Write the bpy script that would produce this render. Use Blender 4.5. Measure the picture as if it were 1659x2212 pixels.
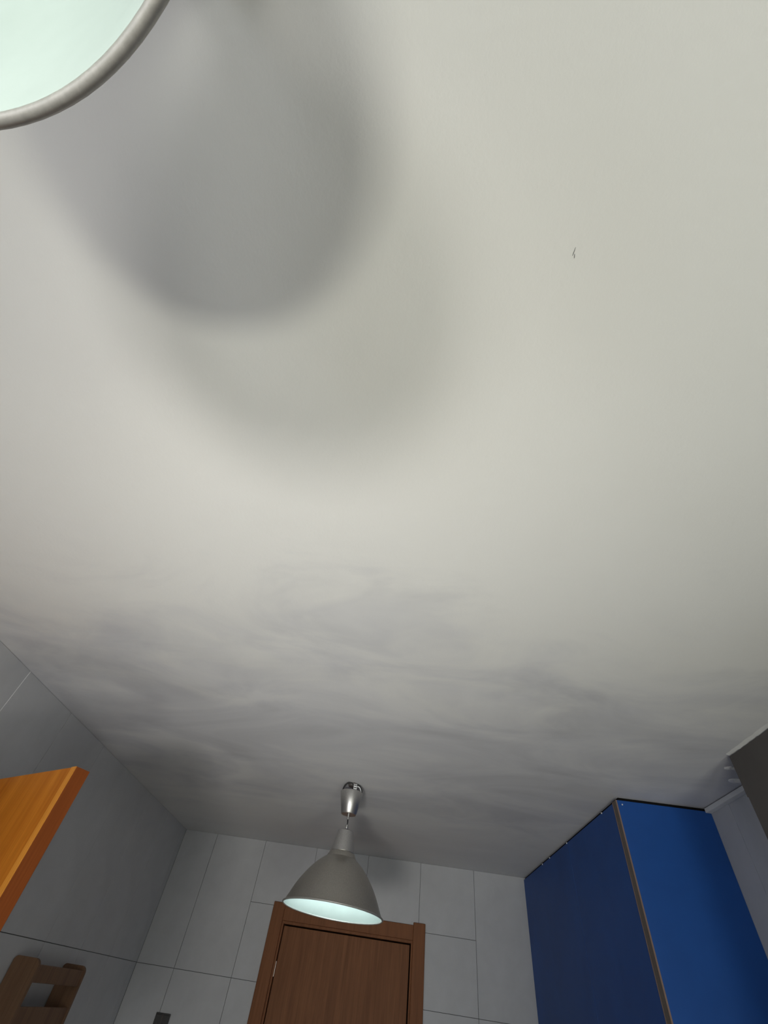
import bpy, bmesh, math, random
from mathutils import Matrix, Vector, noise

random.seed(7)
for o in list(bpy.data.objects):
    bpy.data.objects.remove(o, do_unlink=True)
scene = bpy.context.scene
COL = scene.collection

# ------------------------------------------------------------------ camera, world, exposure
CZ = 1.783                      # lens height above the floor (metres)
H = CZ + 0.667                  # ceiling height
ROT = ((0.993706, 0.08912, -0.067864), (-0.022817, 0.75417, 0.656283), (0.109669, -0.650604, 0.751457))
cam_d = bpy.data.cameras.new('camera')
cam = bpy.data.objects.new('camera', cam_d)
COL.objects.link(cam)
r_, d_, f_ = [Vector((ROT[0][i], ROT[1][i], ROT[2][i])) for i in range(3)]
m = Matrix((r_, -d_, -f_)).transposed().to_4x4()
m.translation = Vector((0, 0, CZ))
cam.matrix_world = m
cam_d.sensor_fit = 'VERTICAL'
cam_d.sensor_height = 36.0
cam_d.sensor_width = 27.0
cam_d.lens = 943.316 * 36.0 / 2212.0
cam_d.clip_start = 0.02
scene.camera = cam

scene.view_settings.view_transform = 'Standard'
scene.view_settings.look = 'None'
scene.view_settings.gamma = 1.0
scene.view_settings.exposure = 0.12
scene.view_settings.use_curve_mapping = False
scene.cycles.use_denoising = True
scene.cycles.max_bounces = 8
scene.cycles.diffuse_bounces = 5
scene.cycles.sample_clamp_indirect = 4.0

world = bpy.data.worlds.new('sky')
scene.world = world
world.use_nodes = True
world.node_tree.nodes['Background'].inputs['Color'].default_value = (0.55, 0.70, 1.0, 1)
world.node_tree.nodes['Background'].inputs['Strength'].default_value = 0.6

YF = -1.16                      # wall with the glazed balcony door, behind the camera
def day(name, x, z, w, h, power, col, tilt=0.0, spread=180):
    l = bpy.data.lights.new(name, 'AREA')
    l.shape = 'RECTANGLE'; l.size = w; l.size_y = h
    l.energy = power; l.color = col; l.spread = math.radians(spread)
    o = bpy.data.objects.new(name, l); COL.objects.link(o)
    o.location = (x, YF + 0.06, z)
    o.rotation_euler = (math.radians(90 + tilt), 0, 0)   # faces into the room (+Y)
    return o
DAY = (1.0, 0.985, 0.84)
# door-pane lights placed by the ceiling shadows, side-window lights added as fill
day('daylight_lower_pane', 0.05, 0.13, 0.36, 0.22, 2.6, DAY, 57, 68)
day('daylight_middle_pane', -0.36, 1.12, 0.34, 0.30, 3.5, (1.0, 0.97, 0.91), 26, 60)
day('fill_right_window', 0.75, 1.20, 0.50, 0.80, 11.8, (0.98, 1.0, 0.88), 20, 180)  # fill light, set in a window added for it
day('fill_left_window', -1.00, 1.20, 0.40, 0.80, 6.2, (0.92, 0.955, 1.0), 20, 180)  # second fill light, its window likewise added

# ------------------------------------------------------------------ materials
def mat(name, base, rough=0.6, metal=0.0, spec=0.5):
    M = bpy.data.materials.new(name); M.use_nodes = True
    b = M.node_tree.nodes['Principled BSDF']
    b.inputs['Base Color'].default_value = (*base, 1)
    b.inputs['Roughness'].default_value = rough
    b.inputs['Metallic'].default_value = metal
    b.inputs['Specular IOR Level'].default_value = spec
    return M, M.node_tree, b
def node(nt, t, **kw):
    n = nt.nodes.new(t)
    for k, v in kw.items():
        setattr(n, k, v)
    return n
def coords(nt, scale=(1, 1, 1), rot=(0, 0, 0), obj=True):
    tc = node(nt, 'ShaderNodeTexCoord'); mp = node(nt, 'ShaderNodeMapping')
    mp.inputs['Scale'].default_value = scale; mp.inputs['Rotation'].default_value = rot
    nt.links.new(tc.outputs['Object'], mp.inputs['Vector'])
    return mp.outputs['Vector']
def noise_n(nt, vec, scale, detail=4, rough=0.55, dist=0.0):
    n = node(nt, 'ShaderNodeTexNoise')
    n.inputs['Scale'].default_value = scale; n.inputs['Detail'].default_value = detail
    n.inputs['Roughness'].default_value = rough; n.inputs['Distortion'].default_value = dist
    nt.links.new(vec, n.inputs['Vector'])
    return n.outputs['Fac']
def ramp(nt, fac, stops):
    r = node(nt, 'ShaderNodeValToRGB')
    e = r.color_ramp.elements
    while len(e) < len(stops):
        e.new(0.5)
    for el, (p, c) in zip(e, stops):
        el.position = p; el.color = (*c, 1)
    nt.links.new(fac, r.inputs['Fac'])
    return r.outputs['Color']
def bump(nt, b, fac, strength, dist):
    n = node(nt, 'ShaderNodeBump')
    n.inputs['Strength'].default_value = strength; n.inputs['Distance'].default_value = dist
    nt.links.new(fac, n.inputs['Height']); nt.links.new(n.outputs['Normal'], b.inputs['Normal'])
def mixc(nt, fac, a, b2):
    n = node(nt, 'ShaderNodeMix', data_type='RGBA')
    nt.links.new(fac, n.inputs[0])
    for s, v in ((6, a), (7, b2)):
        if isinstance(v, tuple):
            n.inputs[s].default_value = (*v, 1)
        else:
            nt.links.new(v, n.inputs[s])
    return n.outputs[2]

def make_ceiling_mat():
    M, nt, b = mat('ceiling_paint', (0.78, 0.775, 0.75), 0.85, spec=0.2)
    v = coords(nt)
    big = noise_n(nt, v, 2.0, 5, 0.6, 0.4)
    c = ramp(nt, big, [(0.35, (0.770, 0.763, 0.742)), (0.62, (0.785, 0.780, 0.762))])
    # patchy older paint on the far half, also greyed and cooled for light falloff
    sep = node(nt, 'ShaderNodeSeparateXYZ'); nt.links.new(v, sep.inputs[0])
    wob = noise_n(nt, coords(nt, (1.0, 1.6, 1)), 2.4, 4, 0.6, 0.8)
    add = node(nt, 'ShaderNodeMath', operation='MULTIPLY_ADD')
    nt.links.new(wob, add.inputs[0]); add.inputs[1].default_value = 1.5
    nt.links.new(sep.outputs['Y'], add.inputs[2])
    edge = node(nt, 'ShaderNodeMapRange', interpolation_type='SMOOTHSTEP')
    edge.inputs['From Min'].default_value = 1.50; edge.inputs['From Max'].default_value = 2.30
    nt.links.new(add.outputs[0], edge.inputs['Value'])
    st = noise_n(nt, coords(nt, (0.9, 1.7, 1), (0, 0, 0.35)), 2.0, 4, 0.55, 0.9)
    patch = ramp(nt, st, [(0.36, (0.560, 0.560, 0.585)), (0.50, (0.625, 0.625, 0.650)), (0.66, (0.715, 0.712, 0.722))])
    back = node(nt, 'ShaderNodeMapRange', interpolation_type='SMOOTHSTEP')
    back.inputs['From Min'].default_value = 2.75; back.inputs['From Max'].default_value = 3.7
    back.inputs['To Min'].default_value = 1.0; back.inputs['To Max'].default_value = 0.25
    nt.links.new(add.outputs[0], back.inputs['Value'])
    both = node(nt, 'ShaderNodeMath', operation='MULTIPLY')
    nt.links.new(edge.outputs['Result'], both.inputs[0]); nt.links.new(back.outputs['Result'], both.inputs[1])
    c2 = mixc(nt, both.outputs[0], c, patch)
    nt.links.new(c2, b.inputs['Base Color'])
    fine = noise_n(nt, v, 70, 5, 0.62)
    bump(nt, b, fine, 0.30, 0.002)
    return M
def make_tile_mat():
    M, nt, b = mat('wall_tile', (0.50, 0.50, 0.51), 0.42, spec=0.35)
    v = coords(nt)
    n1 = noise_n(nt, v, 7, 6, 0.65, 0.3)
    c = ramp(nt, n1, [(0.3, (0.525, 0.53, 0.545)), (0.7, (0.58, 0.585, 0.60))])
    nt.links.new(c, b.inputs['Base Color'])
    bump(nt, b, noise_n(nt, v, 120, 3), 0.12, 0.001)
    return M
def make_wood(name, lo, hi, rough, scale=(14, 14, 0.9), spec=0.4, streak=(0.3, 0.72)):
    M, nt, b = mat(name, lo, rough, spec=spec)
    v = coords(nt, scale)
    g = noise_n(nt, v, 2.2, 8, 0.62, 0.8)
    c = ramp(nt, g, [(streak[0], lo), (streak[1], hi)])
    v2 = coords(nt, tuple(s * 6 for s in scale[:2]) + (scale[2] * 2,))
    g2 = noise_n(nt, v2, 3.0, 4, 0.6)
    m2 = ramp(nt, g2, [(0.35, (0.82, 0.82, 0.82)), (0.65, (1, 1, 1))])
    mx = node(nt, 'ShaderNodeMix', data_type='RGBA', blend_type='MULTIPLY')
    mx.inputs[0].default_value = 1.0
    nt.links.new(c, mx.inputs[6]); nt.links.new(m2, mx.inputs[7])
    nt.links.new(mx.outputs[2], b.inputs['Base Color'])
    bump(nt, b, g2, 0.08, 0.001)
    return M
def make_metal(name, col, rough, metal=0.95):
    M, nt, b = mat(name, col, rough, metal)
    v = coords(nt, (1, 1, 1))
    n1 = noise_n(nt, v, 260, 3, 0.6)
    c = ramp(nt, n1, [(0.3, tuple(x * 0.9 for x in col)), (0.7, tuple(min(1, x * 1.08) for x in col))])
    nt.links.new(c, b.inputs['Base Color'])
    bump(nt, b, n1, 0.06, 0.0005)
    return M
def make_lacquer(name, col, rough=0.35, spec=0.5):
    M, nt, b = mat(name, col, rough, spec=spec)
    v = coords(nt)
    n1 = noise_n(nt, v, 3.5, 5, 0.6, 0.4)
    c = ramp(nt, n1, [(0.3, tuple(x * 0.88 for x in col)), (0.7, tuple(x * 1.1 for x in col))])
    nt.links.new(c, b.inputs['Base Color'])
    bump(nt, b, noise_n(nt, v, 160, 3), 0.05, 0.0005)
    return M

CEIL = make_ceiling_mat()
TILE = make_tile_mat()
GROUT = make_lacquer('grout', (0.16, 0.16, 0.165), 0.9, 0.1)
PLASTER = make_lacquer('white_plaster', (0.72, 0.72, 0.71), 0.9, 0.2)
PLASTER_BRIGHT = make_lacquer('fresh_plaster', (0.85, 0.85, 0.85), 0.9, 0.2)
FLOOR = make_lacquer('floor_tile', (0.34, 0.31, 0.28), 0.5)
DOORW = make_wood('dark_door_wood', (0.21, 0.088, 0.042), (0.32, 0.140, 0.066), 0.55, spec=0.15)
CASEW = make_wood('door_casing_wood', (0.225, 0.090, 0.040), (0.31, 0.128, 0.057), 0.52, spec=0.15)
ORANGE = make_wood('orange_beech', (0.33, 0.096, 0.009), (0.49, 0.172, 0.019), 0.5, (10, 10, 0.7), spec=0.15)
ORANGE_EDGE = make_wood('orange_edge_shade', (0.165, 0.042, 0.010), (0.20, 0.054, 0.013), 0.6, (10, 10, 0.7), spec=0.08)  # door edge coloured darker to stand in for its shade
ORANGE_LIP = make_wood('orange_light_edge', (0.52, 0.20, 0.028), (0.58, 0.235, 0.036), 0.5, (10, 10, 0.7), spec=0.15)
RACKW = make_wood('rack_wood', (0.175, 0.092, 0.052), (0.25, 0.142, 0.080), 0.55)
BLUE = make_lacquer('blue_laminate', (0.013, 0.084, 0.34), 0.5, 0.4)
EDGE = make_wood('taupe_edge', (0.155, 0.130, 0.115), (0.20, 0.17, 0.15), 0.6)
COPPER = make_wood('copper_edge_line', (0.24, 0.165, 0.13), (0.29, 0.20, 0.155), 0.6)
BLACK = make_lacquer('black_shade_and_plinth', (0.012, 0.011, 0.010), 0.9, 0.1)  # near-black for painted gap shade, also the plinth
CHAR = make_lacquer('charcoal_panel', (0.125, 0.116, 0.112), 0.8, 0.2)
ALU = make_metal('brushed_aluminium', (0.58, 0.57, 0.555), 0.38)
BELL = make_metal('aged_aluminium', (0.52, 0.497, 0.445), 0.30, 1.0)
RIM = make_metal('rim_metal', (0.42, 0.41, 0.385), 0.5, 0.6)
LINING = make_lacquer('white_enamel', (0.40, 0.47, 0.445), 0.7, 0.1)
WIRE = make_lacquer('black_cable', (0.012, 0.012, 0.013), 0.5)
CONN = make_lacquer('white_connector', (0.82, 0.83, 0.84), 0.4)
HOOK = make_lacquer('dark_hook', (0.10, 0.09, 0.085), 0.5)
SWITCH = make_lacquer('graphite_plastic', (0.055, 0.053, 0.052), 0.45)
HINGE = make_metal('hinge_metal', (0.62, 0.50, 0.42), 0.4)
FRAMEW = make_lacquer('white_frame', (0.75, 0.75, 0.74), 0.5)
def make_glass():
    M, nt, b = mat('pane_glass', (0.9, 0.95, 0.95), 0.02)
    b.inputs['Transmission Weight'].default_value = 1.0
    return M
GLASS = make_glass()
def make_bulb(strength):
    M, nt, b = mat('lit_bulb', (0.9, 0.95, 0.93), 0.5)
    b.inputs['Emission Color'].default_value = (0.88, 0.97, 1.0, 1)
    b.inputs['Emission Strength'].default_value = strength
    return M

# ------------------------------------------------------------------ mesh helpers
def link(name, me, parent=None, kind=None):
    o = bpy.data.objects.new(name, me); COL.objects.link(o)
    if parent is not None:
        o.parent = parent
    if kind:
        o['kind'] = kind
    return o
def from_bm(name, bm, material, parent=None, smooth=False, kind=None):
    me = bpy.data.meshes.new(name)
    bmesh.ops.recalc_face_normals(bm, faces=bm.faces)
    bm.to_mesh(me); bm.free()
    me.materials.append(material)
    if smooth:
        for p in me.polygons:
            p.use_smooth = True
    return link(name, me, parent, kind)
def bm_box(bm, x0, x1, y0, y1, z0, z1, bevel=0.0):
    vs = [bm.verts.new((x, y, z)) for x in (x0, x1) for y in (y0, y1) for z in (z0, z1)]
    q = ((0, 1, 3, 2), (4, 6, 7, 5), (0, 4, 5, 1), (2, 3, 7, 6), (0, 2, 6, 4), (1, 5, 7, 3))
    fs = [bm.faces.new([vs[i] for i in f]) for f in q]
    if bevel > 0:
        es = {e for f in fs for e in f.edges}
        bmesh.ops.bevel(bm, geom=list(es), offset=bevel, segments=2, affect='EDGES', profile=0.5)
def box(name, b, material, parent=None, bevel=0.0, kind=None):
    bm = bmesh.new(); bm_box(bm, *b, bevel=bevel)
    return from_bm(name, bm, material, parent, kind=kind)
def lathe(name, prof, material, parent=None, seg=96, smooth=True):
    bm = bmesh.new(); rings = []
    for r, z in prof:
        if r < 1e-6:
            rings.append([bm.verts.new((0, 0, z))])
        else:
            rings.append([bm.verts.new((r * math.cos(2 * math.pi * i / seg), r * math.sin(2 * math.pi * i / seg), z)) for i in range(seg)])
    for a, b in zip(rings, rings[1:]):
        for i in range(seg):
            j = (i + 1) % seg
            if len(a) == 1 and len(b) == 1:
                continue
            if len(a) == 1:
                bm.faces.new((a[0], b[i], b[j]))
            elif len(b) == 1:
                bm.faces.new((a[i], b[0], a[j]))
            else:
                bm.faces.new((a[i], b[i], b[j], a[j]))
    o = from_bm(name, bm, material, parent, smooth)
    if smooth:
        o.data.set_sharp_from_angle(angle=math.radians(40))
    return o
def tube(name, pts, r, material, parent=None, seg=10):
    bm = bmesh.new(); rings = []
    pts = [Vector(p) for p in pts]
    for i, p in enumerate(pts):
        t = (pts[min(i + 1, len(pts) - 1)] - pts[max(i - 1, 0)]).normalized()
        a = t.cross(Vector((0.31, 0.2, 0.93))); a.normalize(); b = t.cross(a)
        rings.append([bm.verts.new(p + r * (math.cos(2 * math.pi * k / seg) * a + math.sin(2 * math.pi * k / seg) * b)) for k in range(seg)])
    for a, b in zip(rings, rings[1:]):
        for k in range(seg):
            bm.faces.new((a[k], a[(k + 1) % seg], b[(k + 1) % seg], b[k]))
    bm.faces.new(rings[0]); bm.faces.new(rings[-1])
    return from_bm(name, bm, material, parent, True)
def empty(name, loc=(0, 0, 0), label=None, cat=None, group=None, kind=None):
    o = bpy.data.objects.new(name, None); COL.objects.link(o)
    o.location = loc; o.empty_display_size = 0.1
    if label: o['label'] = label
    if cat: o['category'] = cat
    if group: o['group'] = group
    if kind: o['kind'] = kind
    return o
def tag(o, label, cat, group=None):
    o['label'] = label; o['category'] = cat
    if group: o['group'] = group

# ------------------------------------------------------------------ the room
XL, XR, YB = -1.316, 1.250, 3.533
T = 0.006                       # how far tile faces stand proud of the grout bed
floor = box('floor', (XL - .12, XR + .12, YF - .12, YB + .12, -0.10, 0.0), FLOOR, kind='structure')
floor['label'] = 'floor of the kitchen'; floor['category'] = 'floor'
bm = bmesh.new()
bm_box(bm, XL - .12, XR + .12, YF - .12, YB + .12, H, H + 0.10)
ceiling = from_bm('ceiling', bm, CEIL, kind='structure')
ceiling['label'] = 'off-white painted ceiling with patchy repairs'; ceiling['category'] = 'ceiling'

DX0, DX1 = -0.590, 0.250        # rough opening of the door in the back wall
DZ = CZ + 0.345
wl = box('wall_left', (XL - .12, XL - T, YF, YB + .12, 0, H), GROUT, kind='structure')
wl['label'] = 'left kitchen wall of pale grey tiles'; wl['category'] = 'wall'
wr = box('wall_right', (XR + T, XR + .12, YF, YB + .12, 0, H), GROUT, kind='structure')
wr['label'] = 'right kitchen wall of pale grey tiles beside the blue cabinet'; wr['category'] = 'wall'
bm = bmesh.new()
bm_box(bm, XL - T, DX0, YB + T, YB + .12, 0, H)
bm_box(bm, DX1, XR + T, YB + T, YB + .12, 0, H)
bm_box(bm, DX0, DX1, YB + T, YB + .12, DZ, H)
wb = from_bm('wall_back', bm, GROUT, kind='structure')
wb['label'] = 'back kitchen wall of pale grey tiles around the brown door'; wb['category'] = 'wall'
# unseen wall with a glazed balcony door and two windows added for fill
GX0, GX1, GZ = -0.72, 0.22, 2.12
SW = ((-1.23, -0.78), (0.47, 1.03)); SZ0, SZ1 = 0.76, 1.64
bm = bmesh.new()
for x0, x1 in ((XL - T, SW[0][0]), (SW[0][1], GX0), (GX1, SW[1][0]), (SW[1][1], XR + T)):
    bm_box(bm, x0, x1, YF - .12, YF, 0, H)
bm_box(bm, GX0, GX1, YF - .12, YF, GZ, H)
for x0, x1 in SW:
    bm_box(bm, x0, x1, YF - .12, YF, 0, SZ0); bm_box(bm, x0, x1, YF - .12, YF, SZ1, H)
wf = from_bm('wall_front', bm, PLASTER, kind='structure')
wf['label'] = 'wall with the glazed balcony door'; wf['category'] = 'wall'
gd = empty('door_2', (0, 0, 0), 'white glazed balcony door', 'door', kind='structure')
for (x0, x1, z0, z1) in ((GX0, GX0 + .06, 0, GZ), (GX1 - .06, GX1, 0, GZ)):
    box('frame_post', (x0, x1, YF - .09, YF - .03, z0, z1), FRAMEW, gd, 0.003)
for z0, z1 in ((0, .06), (0.52, .60), (1.34, 1.42), (GZ - .06, GZ)):
    box('frame_rail', (GX0 + .06, GX1 - .06, YF - .09, YF - .03, z0, z1), FRAMEW, gd, 0.003)
for z0, z1 in ((.06, .52), (.60, 1.34), (1.42, GZ - .06)):
    box('pane', (GX0 + .06, GX1 - .06, YF - .066, YF - .060, z0, z1), GLASS, gd)
for n, (x0, x1) in enumerate(SW):
    wn = empty('window_%d' % (n + 1), (0, 0, 0), ('narrow' if n == 0 else 'wide') + ' white framed window added for fill light beside the balcony door', 'window', kind='structure')
    for a0, a1 in ((x0, x0 + .035), (x1 - .035, x1)):
        box('frame_post', (a0, a1, YF - .09, YF - .03, SZ0, SZ1), FRAMEW, wn, 0.003)
    for z0, z1 in ((SZ0, SZ0 + .035), (SZ1 - .035, SZ1)):
        box('frame_rail', (x0 + .035, x1 - .035, YF - .09, YF - .03, z0, z1), FRAMEW, wn, 0.003)
    box('pane', (x0 + .035, x1 - .035, YF - .066, YF - .060, SZ0 + .035, SZ1 - .035), GLASS, wn)

# tiles: one object each, sharing a mesh where the size is the same
_tile_cache = {}
def tile(parent, plane, a0, a1, z0, z1):
    g = 0.0011
    w, h = a1 - a0 - 2 * g, z1 - z0 - 2 * g
    key = (plane, round(w, 4), round(h, 4))
    if key not in _tile_cache:
        bm = bmesh.new()
        if plane == 'back':
            bm_box(bm, -w / 2, w / 2, 0, T, -h / 2, h / 2)
        elif plane == 'left':
            bm_box(bm, -T, 0, -w / 2, w / 2, -h / 2, h / 2)
        else:
            bm_box(bm, 0, T, -w / 2, w / 2, -h / 2, h / 2)
        bmesh.ops.recalc_face_normals(bm, faces=bm.faces)
        me = bpy.data.meshes.new('tile'); bm.to_mesh(me); bm.free(); me.materials.append(TILE)
        _tile_cache[key] = me
    o = bpy.data.objects.new('tile', _tile_cache[key]); COL.objects.link(o); o.parent = parent
    c, z = (a0 + a1) / 2, (z0 + z1) / 2
    j = random.uniform(-0.0004, 0.0004)
    o.location = {'back': (c, YB + j, z), 'left': (XL + j, c, z), 'right': (XR + j, c, z)}[plane]
    return o
ROW = 0.608
JZ = CZ + 0.046
rows = [JZ - 3 * ROW, JZ - 2 * ROW, JZ - ROW, JZ, H]
rows = [max(0.0, z) for z in rows]
rows = [z for i, z in enumerate(rows) if i == 0 or z > rows[i - 1] + 0.02]
cols_b = [XL, -1.099, -0.771, -0.430, -0.090, 0.246, 0.581, 0.915, XR]
for a0, a1 in zip(cols_b, cols_b[1:]):
    for z0, z1 in zip(rows, rows[1:]):
        if a1 <= DX0 or a0 >= DX1:
            tile(wb, 'back', a0, a1, z0, z1)
        elif z1 > DZ:                       # top row beside and above the door
            if a0 < -0.7:
                tile(wb, 'back', a0, DX0, z0, CZ + 0.364)
                tile(wb, 'back', a0, a1, CZ + 0.364, z1)
            elif a1 > 0.5:
                tile(wb, 'back', DX1, a1, z0, DZ)
                tile(wb, 'back', a0, a1, DZ, z1)
            else:
                tile(wb, 'back', a0, a1, DZ, z1)
        else:
            if a0 < DX0: tile(wb, 'back', a0, DX0, z0, z1)
            if a1 > DX1: tile(wb, 'back', DX1, a1, z0, z1)
def cols(start, lo, hi):
    xs = [start]
    while xs[0] > lo + 0.02: xs.insert(0, max(lo, xs[0] - 0.330))
    while xs[-1] < hi - 0.02: xs.append(min(hi, xs[-1] + 0.330))
    return xs
for plane, par, st in (('left', wl, 1.490), ('right', wr, 1.840)):
    cs = cols(st, YF + 0.002, YB - 0.002)
    for a0, a1 in zip(cs, cs[1:]):
        for z0, z1 in zip(rows, rows[1:]):
            tile(par, plane, a0, a1, z0, z1)

gl = box('grout_line', (XL - .003, XL + .0006, 1.4889, 1.4911, JZ, H - .001), PLASTER_BRIGHT, wl)
# pale strip along the top of the right wall
tr = box('trim_1', (1.227, XR - .0005, 1.480, 1.9605, CZ + 0.649, CZ + 0.664), FRAMEW, bevel=0.0015, kind='structure')
tr['label'] = 'pale strip along the top of the tiled right wall'; tr['category'] = 'trim'
box('gap_shade', (1.232, XR - .001, 1.480, 1.9605, CZ + 0.664, H - 0.0003), BLACK, tr)  # black strip painted as the shade of the open gap

# ------------------------------------------------------------------ the brown door in the back wall
dr = empty('door_1', (0, 0, 0), 'brown wooden door in its casing on the back wall', 'door', kind='structure')
ztop = CZ + 0.381
yc0 = YB - 0.016                              # casing face
box('casing_jamb', (-0.626, -0.556, yc0, YB + .02, 0, ztop), CASEW, dr, 0.003)
box('casing_jamb', (0.215, 0.285, yc0, YB + .02, 0, ztop), CASEW, dr, 0.003)
box('casing_head', (-0.556, 0.215, yc0 + .003, YB + .02, CZ + 0.304, CZ + 0.369), CASEW, dr, 0.002)
box('door_stop', (-0.556, -0.545, YB - 0.004, YB + .06, 0, CZ + 0.304), CASEW, dr, 0.001)
box('door_stop', (0.206, 0.215, YB - 0.004, YB + .06, 0, CZ + 0.304), CASEW, dr, 0.001)
box('door_stop', (-0.545, 0.206, YB - 0.004, YB + .06, CZ + 0.291, CZ + 0.304), CASEW, dr, 0.001)
box('door_gap_shade', (-0.545, 0.206, YB + 0.045, YB + .06, 0, CZ + 0.291), BLACK, dr)  # black board gives the gap round the leaf its shade
leaf = box('door_leaf', (-0.541, 0.199, YB + 0.004, YB + .042, 0.008, CZ + 0.284), DOORW, dr, 0.002)
hg = lathe('hinge', [(0, -.030), (.0045, -.030), (.0045, .030), (0, .030)], HINGE, dr, 16)
hg.location = (-0.543, YB - 0.001, CZ + 0.106)
# handle low on the leaf, below the frame of the photograph
hd = tube('handle', [(0.14, YB + .004, 1.02), (0.14, YB - .05, 1.02), (0.02, YB - .05, 1.02)], .009, ALU, dr)

# ------------------------------------------------------------------ double light switch
sw = empty('light_switch', (-1.0735, YB, CZ - 0.116), 'small dark graphite double light switch on the back wall tiles', 'switch')
box('plate', (-.0385, .0385, -.009, -.0005, -.080, 0), SWITCH, sw, 0.002)
for x0, x1 in ((-.034, -.002), (.002, .034)):
    box('rocker', (x0, x1, -.014, -.0085, -.074, -.006), SWITCH, sw, 0.0015)
box('divider', (-.0014, .0014, -.0120, -.0088, -.074, -.006), EDGE, sw)

# ------------------------------------------------------------------ tall blue cabinet
tc = empty('tall_cabinet', (1.07, 2.75, 0), 'tall blue laminate cabinet reaching up to the ceiling on the right', 'cabinet')
def tcb(name, b, m_, bevel=0.0, parent=None, label=None):
    o = box(name, (b[0] - 1.07, b[1] - 1.07, b[2] - 2.75, b[3] - 2.75, b[4], b[5]), m_, parent or tc, bevel)
    if label: o['label'] = label
    return o
TZ = CZ + 0.6550
tcb('side_panel', (0.8945, XR - .0005, 1.9625, 1.981, 0.0, TZ), BLUE, 0.0006, label='bright blue side panel')
tcb('edge_strip', (0.8905, 0.8945, 1.9645, 1.9965, 0.0, TZ), EDGE, 0.0006, label='taupe edge strip at the front corner')
tcb('edge_line', (0.8895, 0.8945, 1.9965, 1.9995, 0.0, TZ), COPPER)
tcb('edge_line', (0.8895, 0.8945, 1.9625, 1.9645, 0.0, TZ), COPPER)
tcb('carcass', (0.9125, XR - .001, 1.9815, YB - .001, 0.06, TZ - .001), BLUE)
tcb('plinth', (0.93, XR - .001, 1.9815, YB - .001, 0.0, 0.06), BLACK)
tcb('door', (0.8945, 0.9120, 2.0000, 2.6046, 0.065, TZ), BLUE, 0.0008)
tcb('door', (0.8945, 0.9120, 2.6058, 3.5310, 0.065, TZ), BLUE, 0.0008)
tcb('gap_shade', (0.905, XR - .001, 1.972, YB - .001, TZ, H - .0004), BLACK, label='black strip standing in for shade in the ceiling gap')  # black filler in place of the gap's own shade
for i, (x, y) in enumerate(((0.8935, 2.13), (0.8935, 2.62), (0.8935, 2.93), (0.8935, 3.08))):
    bm = bmesh.new(); bmesh.ops.create_icosphere(bm, subdivisions=1, radius=0.0035)
    for v in bm.verts: v.co *= random.uniform(.7, 1.3)
    o = from_bm('paint_speck', bm, PLASTER_BRIGHT, tc); o.location = (x - 1.07, y - 2.75, TZ - .002)
bm = bmesh.new(); bmesh.ops.create_icosphere(bm, subdivisions=1, radius=0.0032)
o = from_bm('paint_speck', bm, PLASTER_BRIGHT, tc); o.location = (0.912 - 1.07, 1.9622 - 2.75, TZ - .014)

# ------------------------------------------------------------------ charcoal box against the right wall
bm = bmesh.new()
prof = [(-.55, CZ - .25), (.3745, CZ - .25), (.3745, CZ + .546), (.3785, CZ + .547), (.3785, CZ + .660), (-.55, CZ + .660)]
a_ = [bm.verts.new((-.090, y, z)) for y, z in prof]; b_ = [bm.verts.new((XR - .0005 - 1.16, y, z)) for y, z in prof]
bm.faces.new(a_); bm.faces.new(b_[::-1])
for k in range(len(prof)):
    n = (k + 1) % len(prof); bm.faces.new((a_[k], a_[n], b_[n], b_[k]))
ub = from_bm('charcoal_box', bm, CHAR)
ub.location = (1.16, 1.10, 0)
tag(ub, 'dark charcoal box fixed under the ceiling at the right edge', 'cabinet')

# ragged plaster where the box meets the ceiling
def lump(name, loc, sx, sy, sz, seed, m_=PLASTER_BRIGHT):
    bm = bmesh.new(); bmesh.ops.create_icosphere(bm, subdivisions=3, radius=1)
    for v in bm.verts:
        n = noise.noise(v.co * 1.7 + Vector((seed, 0, 0))) * .5 + noise.noise(v.co * 4.0 + Vector((0, seed, 0))) * .3
        v.co *= 1 + n
        v.co = Vector((v.co.x * sx, v.co.y * sy, v.co.z * sz))
    o = from_bm(name, bm, m_, ceiling, True)
    o.location = loc
    return o
lump('plaster_lump', (1.124, 1.574, H - .001), .017, .010, .006, 1.3)
lump('plaster_lump', (1.200, 1.672, H - .001), .026, .020, .005, 5.1)
random.seed(3)
bm = bmesh.new()
N = 70; prev = None
for i in range(N + 1):
    y = 0.62 + (1.478 - 0.62) * i / N
    d = 0.006 + 0.007 * abs(noise.noise(Vector((y * 9, 0, 0)))) + 0.004 * abs(noise.noise(Vector((y * 40, 3, 0))))
    zz = H - 0.004 - 0.006 * abs(noise.noise(Vector((y * 30, 7, 0))))
    ring = [bm.verts.new(p) for p in ((1.0685 - d, y, H - .0002), (1.0685 - d * .3, y, (zz + H) / 2), (1.072, y, zz), (1.085, y, zz), (1.085, y, H - .0002))]
    if prev:
        for k in range(4):
            bm.faces.new((prev[k], ring[k], ring[k + 1], prev[k + 1]))
    prev = ring
from_bm('plaster_bead', bm, PLASTER, ceiling, True)

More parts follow.
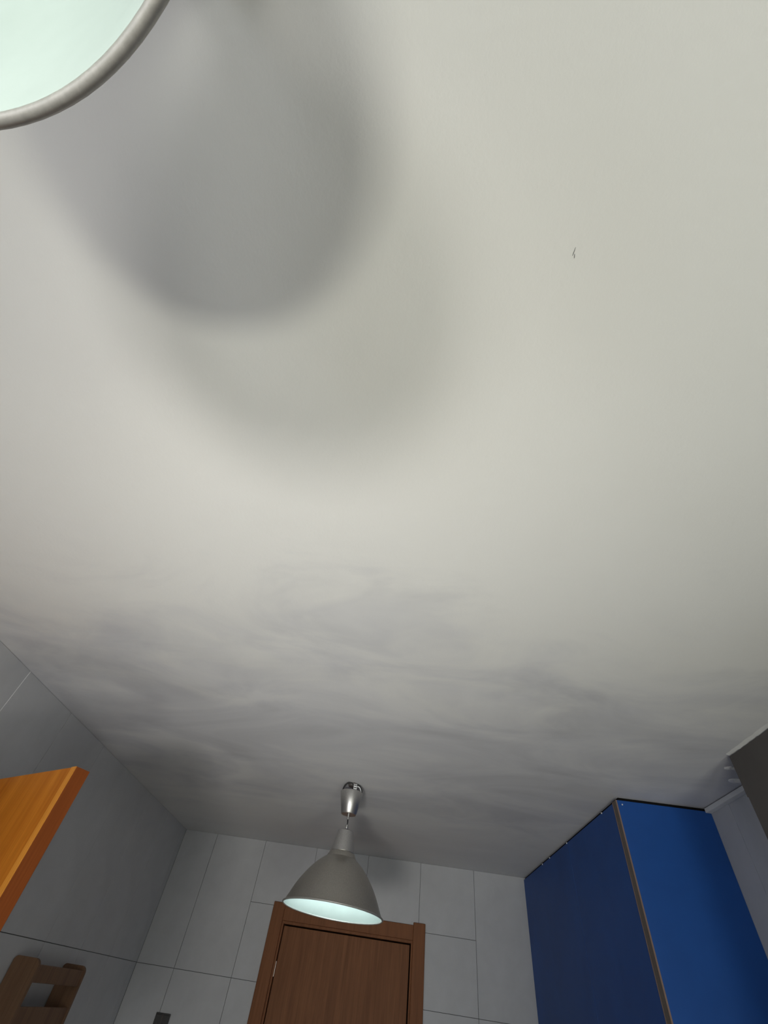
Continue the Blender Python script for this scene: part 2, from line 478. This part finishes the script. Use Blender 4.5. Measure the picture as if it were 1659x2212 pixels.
# small scuff and flecks on the ceiling paint
def fleck(x, y, sx, sy, m_, rot=0.0):
    bm = bmesh.new(); bmesh.ops.create_icosphere(bm, subdivisions=2, radius=1)
    for v in bm.verts:
        v.co *= 1 + .35 * noise.noise(v.co * 2.1 + Vector((x * 9, y * 9, 0)))
        v.co = Vector((v.co.x * sx, v.co.y * sy, v.co.z * .0007))
    o = from_bm('paint_fleck', bm, m_, ceiling); o.location = (x, y, H); o.rotation_euler.z = rot
SCUFF = make_lacquer('grey_scuff', (0.30, 0.30, 0.29), 0.9, .1)
fleck(0.1750, 0.1105, .0006, .0055, SCUFF, .1)
fleck(0.1770, 0.1155, .0006, .0030, SCUFF, -.2)

# ------------------------------------------------------------------ orange wall cabinet with its door standing open
ang = math.radians(147.6)
A = Vector((-0.7207, 1.1215, CZ + 0.298))
dirv = Vector((math.cos(ang), math.sin(ang), 0))
L = 0.370; TH = 0.034
hinge = A + dirv * L
wc = empty('wall_cabinet', (XL, hinge.y - 0.31, A.z - 0.70), 'orange wooden wall cabinet on the left, its door standing open', 'cabinet')
cx1 = hinge.x - 0.008 - XL
hy = 0.70
def wcb(name, b, m_=ORANGE, bevel=0.001):
    return box(name, b, m_, wc, bevel)
wcb('side_panel', (0.0005, cx1, 0, .018, 0, hy)); wcb('side_panel', (0.0005, cx1, .292, .310, 0, hy))
wcb('top_panel', (0.0005, cx1, .018, .292, hy - .018, hy)); wcb('bottom_panel', (0.0005, cx1, .018, .292, 0, .018))
wcb('back_panel', (0.0005, .008, .018, .292, .018, hy - .018)); wcb('shelf', (.008, cx1 - .02, .018, .292, .34, .358))
# door: local x runs from the free edge A towards the hinge, local y is the thickness away from the camera
bm = bmesh.new(); bm_box(bm, 0.004, L, -TH, 0, -hy, 0, bevel=0.0012)
od = from_bm('door', bm, ORANGE, wc)
od.matrix_parent_inverse = Matrix.Identity(4)
od.location = A - wc.location
od.rotation_euler = (0, 0, ang)
box('edge_shade', (-0.0005, 0.0038, -TH - .0003, 0.0, -hy, 0.0), ORANGE_EDGE, od, 0.0006)  # darker brown paints the free edge as shaded
box('light_edge_strip', (-0.0002, 0.020, 0.0002, 0.0012, -hy, 0.0), ORANGE_LIP, od)

# ------------------------------------------------------------------ wooden rack on the left wall
rk = empty('wall_rack', (XL, 2.52, CZ - 0.42), 'small dark wooden rack with two rails hanging on the left wall', 'rack')
def panel(name, y0, y1):
    bm = bmesh.new(); D = 0.104; Z1 = 0.420; r = 0.022
    prof = [(0.004, 0), (D, 0)]
    for k in range(7):
        a = k / 6 * math.pi / 2
        prof.append((D - r + r * math.cos(a), Z1 - r + r * math.sin(a)))
    for k in range(7):
        a = math.pi / 2 + k / 6 * math.pi / 2
        prof.append((0.004 + .014 + .014 * math.cos(a), Z1 - .014 + .014 * math.sin(a)))
    a_ = [bm.verts.new((x, y0, z)) for x, z in prof]; b_ = [bm.verts.new((x, y1, z)) for x, z in prof]
    bm.faces.new(a_); bm.faces.new(b_[::-1])
    for i in range(len(prof)):
        j = (i + 1) % len(prof); bm.faces.new((a_[i], a_[j], b_[j], b_[i]))
    return from_bm(name, bm, RACKW, rk)
panel('side_panel', -0.202, -0.186); panel('side_panel', 0.190, 0.206)
for z0, z1 in ((0.360, 0.406), (0.215, 0.302), (0.05, 0.14)):
    box('rail', (0.086, 0.1005, -0.186, 0.190, z0, z1), RACKW, rk, 0.003)
for z0 in (0.05, 0.215):
    box('shelf_board', (0.005, 0.086, -0.186, 0.190, z0, z0 + .012), RACKW, rk, 0.001)

# ------------------------------------------------------------------ pendant lamps
def pendant(x, y, rim_z, tx, ty, label, cable_extra=0.0, glow=52.0):
    root = empty('pendant_lamp', (x, y, H), label, 'lamp', 'aluminium bell pendant lamps')
    e = cable_extra
    # ceiling cup, open at the top, hanging a little below the ceiling on its hook
    cup = lathe('ceiling_cup', [(0.0, -.1185), (.0315, -.1185), (.0330, -.1165), (.0500, -.0375), (.0490, -.0350), (.0470, -.0365), (.0300, -.110), (0, -.111)], ALU, root, 64)
    cup.rotation_euler = (0, 0, 0)
    lathe('cable_grip', [(0, -.1185), (.0045, -.1185), (.0045, -.1360), (.0032, -.1375), (0, -.1375)], ALU, root, 20)
    tube('hook', [(0.004, 0, 0.0), (0.004, 0, -.012), (0.016, 0, -.020), (0.018, 0, -.032), (0.006, 0, -.040), (-.006, 0, -.046), (-.002, 0, -.09)], .0028, HOOK, root)
    pts = []
    for k in range(15):
        a = math.pi * (1 - k / 14)
        pts.append((-.012 + .028 * math.cos(a), -.018, -.042 + .040 * math.sin(a)))
    tube('wire_loop', pts, .0034, WIRE, root)
    pts = [(.024 + .018 * math.cos(math.pi * (1 - k / 14)), -.012, -.042 + .030 * math.sin(math.pi * (1 - k / 14))) for k in range(15)]
    tube('wire_loop', pts, .0022, CONN, root)
    pts = [(.022 + .023 * math.cos(math.pi * (1 - k / 14)), -.006, -.042 + .038 * math.sin(math.pi * (1 - k / 14))) for k in range(15)]
    tube('wire_loop', pts, .0028, WIRE, root)
    plug = lathe('mount_plate', [(0, 0), (.021, 0), (.021, -.006), (.017, -.012), (0, -.012)], HOOK, root, 32)
    cb = box('connector_block', (.006, .021, -.030, -.018, -.036, -.008), CONN, root, 0.0015)
    for k in range(3):
        box('terminal', (.0075, .0195, -.0308, -.0302, -.033 + k * .009, -.0295 + k * .009), SWITCH, cb)
    tube('cable', [(0, 0, -.1375), (.001, 0, -.148 - e / 2), (0, 0, -.158 - e)], .0024, WIRE, root)
    # everything below the cable tilts a little with the shade
    z0 = -.156 - e
    head = lathe('lamp_neck', [(0, 0), (.0055, 0), (.0062, -.010), (.0048, -.014), (.0062, -.0165), (.0062, -.0215), (.0300, -.0215), (.0335, -.0240), (.0490, -.0950), (.0480, -.0965), (.0, -.0965)], ALU, root, 64)
    head.location = (0, 0, z0)
    head.rotation_euler = (ty, -tx, 0)
    S = rim_z - (H + z0)                       # rim height in the neck's own frame (negative)
    zc = -.0965
    bell = [(.0475, zc + .001), (.0515, zc - .002), (.0585, zc - .014), (.0600, zc - .0185), (.0660, zc - .0215)]
    ctrl = [(.0660, 0.0), (.0880, .105), (.1070, .215), (.1240, .335), (.1400, .465), (.1545, .600), (.1665, .735), (.1782, .880), (.1888, .997)]
    zb = zc - .0215
    for r, t in ctrl[1:]:
        bell.append((r, zb + (S - zb) * t))
    # smooth the bell with Catmull-Rom between the control points
    def cr(P, n=4):
        out = []
        for i in range(len(P) - 1):
            p0, p1, p2, p3 = P[max(i - 1, 0)], P[i], P[i + 1], P[min(i + 2, len(P) - 1)]
            for k in range(n):
                t = k / n
                out.append(tuple(.5 * ((2 * p1[c]) + (-p0[c] + p2[c]) * t + (2 * p0[c] - 5 * p1[c] + 4 * p2[c] - p3[c]) * t * t + (-p0[c] + 3 * p1[c] - 3 * p2[c] + p3[c]) * t ** 3) for c in (0, 1)))
        out.append(P[-1]); return out
    sm = bell[:4] + cr(bell[4:], 4)
    shade = lathe('bell_shade', sm, BELL, root, 128)
    shade.location = head.location; shade.rotation_euler = head.rotation_euler
    inner = [(r - .0014, z - .0008) for r, z in sm if r > .055]
    inner = [(0.0, inner[0][1])] + inner
    li = lathe('white_lining', inner, LINING, shade, 128)
    rr = .0033; R0 = .1898
    tor = [(R0 + rr * math.cos(a) , S + rr * .9 * math.sin(a)) for a in [2 * math.pi * k / 16 for k in range(17)]]
    rm = lathe('rolled_rim', tor, RIM, shade, 128)
    bl = lathe('bulb', [(0, zb - .085), (.012, zb - .083), (.022, zb - .074), (.028, zb - .060), (.029, zb - .048), (.025, zb - .034), (.016, zb - .018), (.013, zb - .006), (0, zb - .006)], make_bulb(glow), shade, 32)
    return root
far = pendant(-0.163, 2.22, CZ + 0.2353, -0.0262, -0.0235, 'brushed aluminium bell pendant lamp hanging in front of the brown door')
near = pendant(-0.246, -0.188, CZ + 0.2696, 0.0, 0.0, 'large pendant lamp cut off by the upper left corner, lit mint-white inside', -0.036, 0.6)
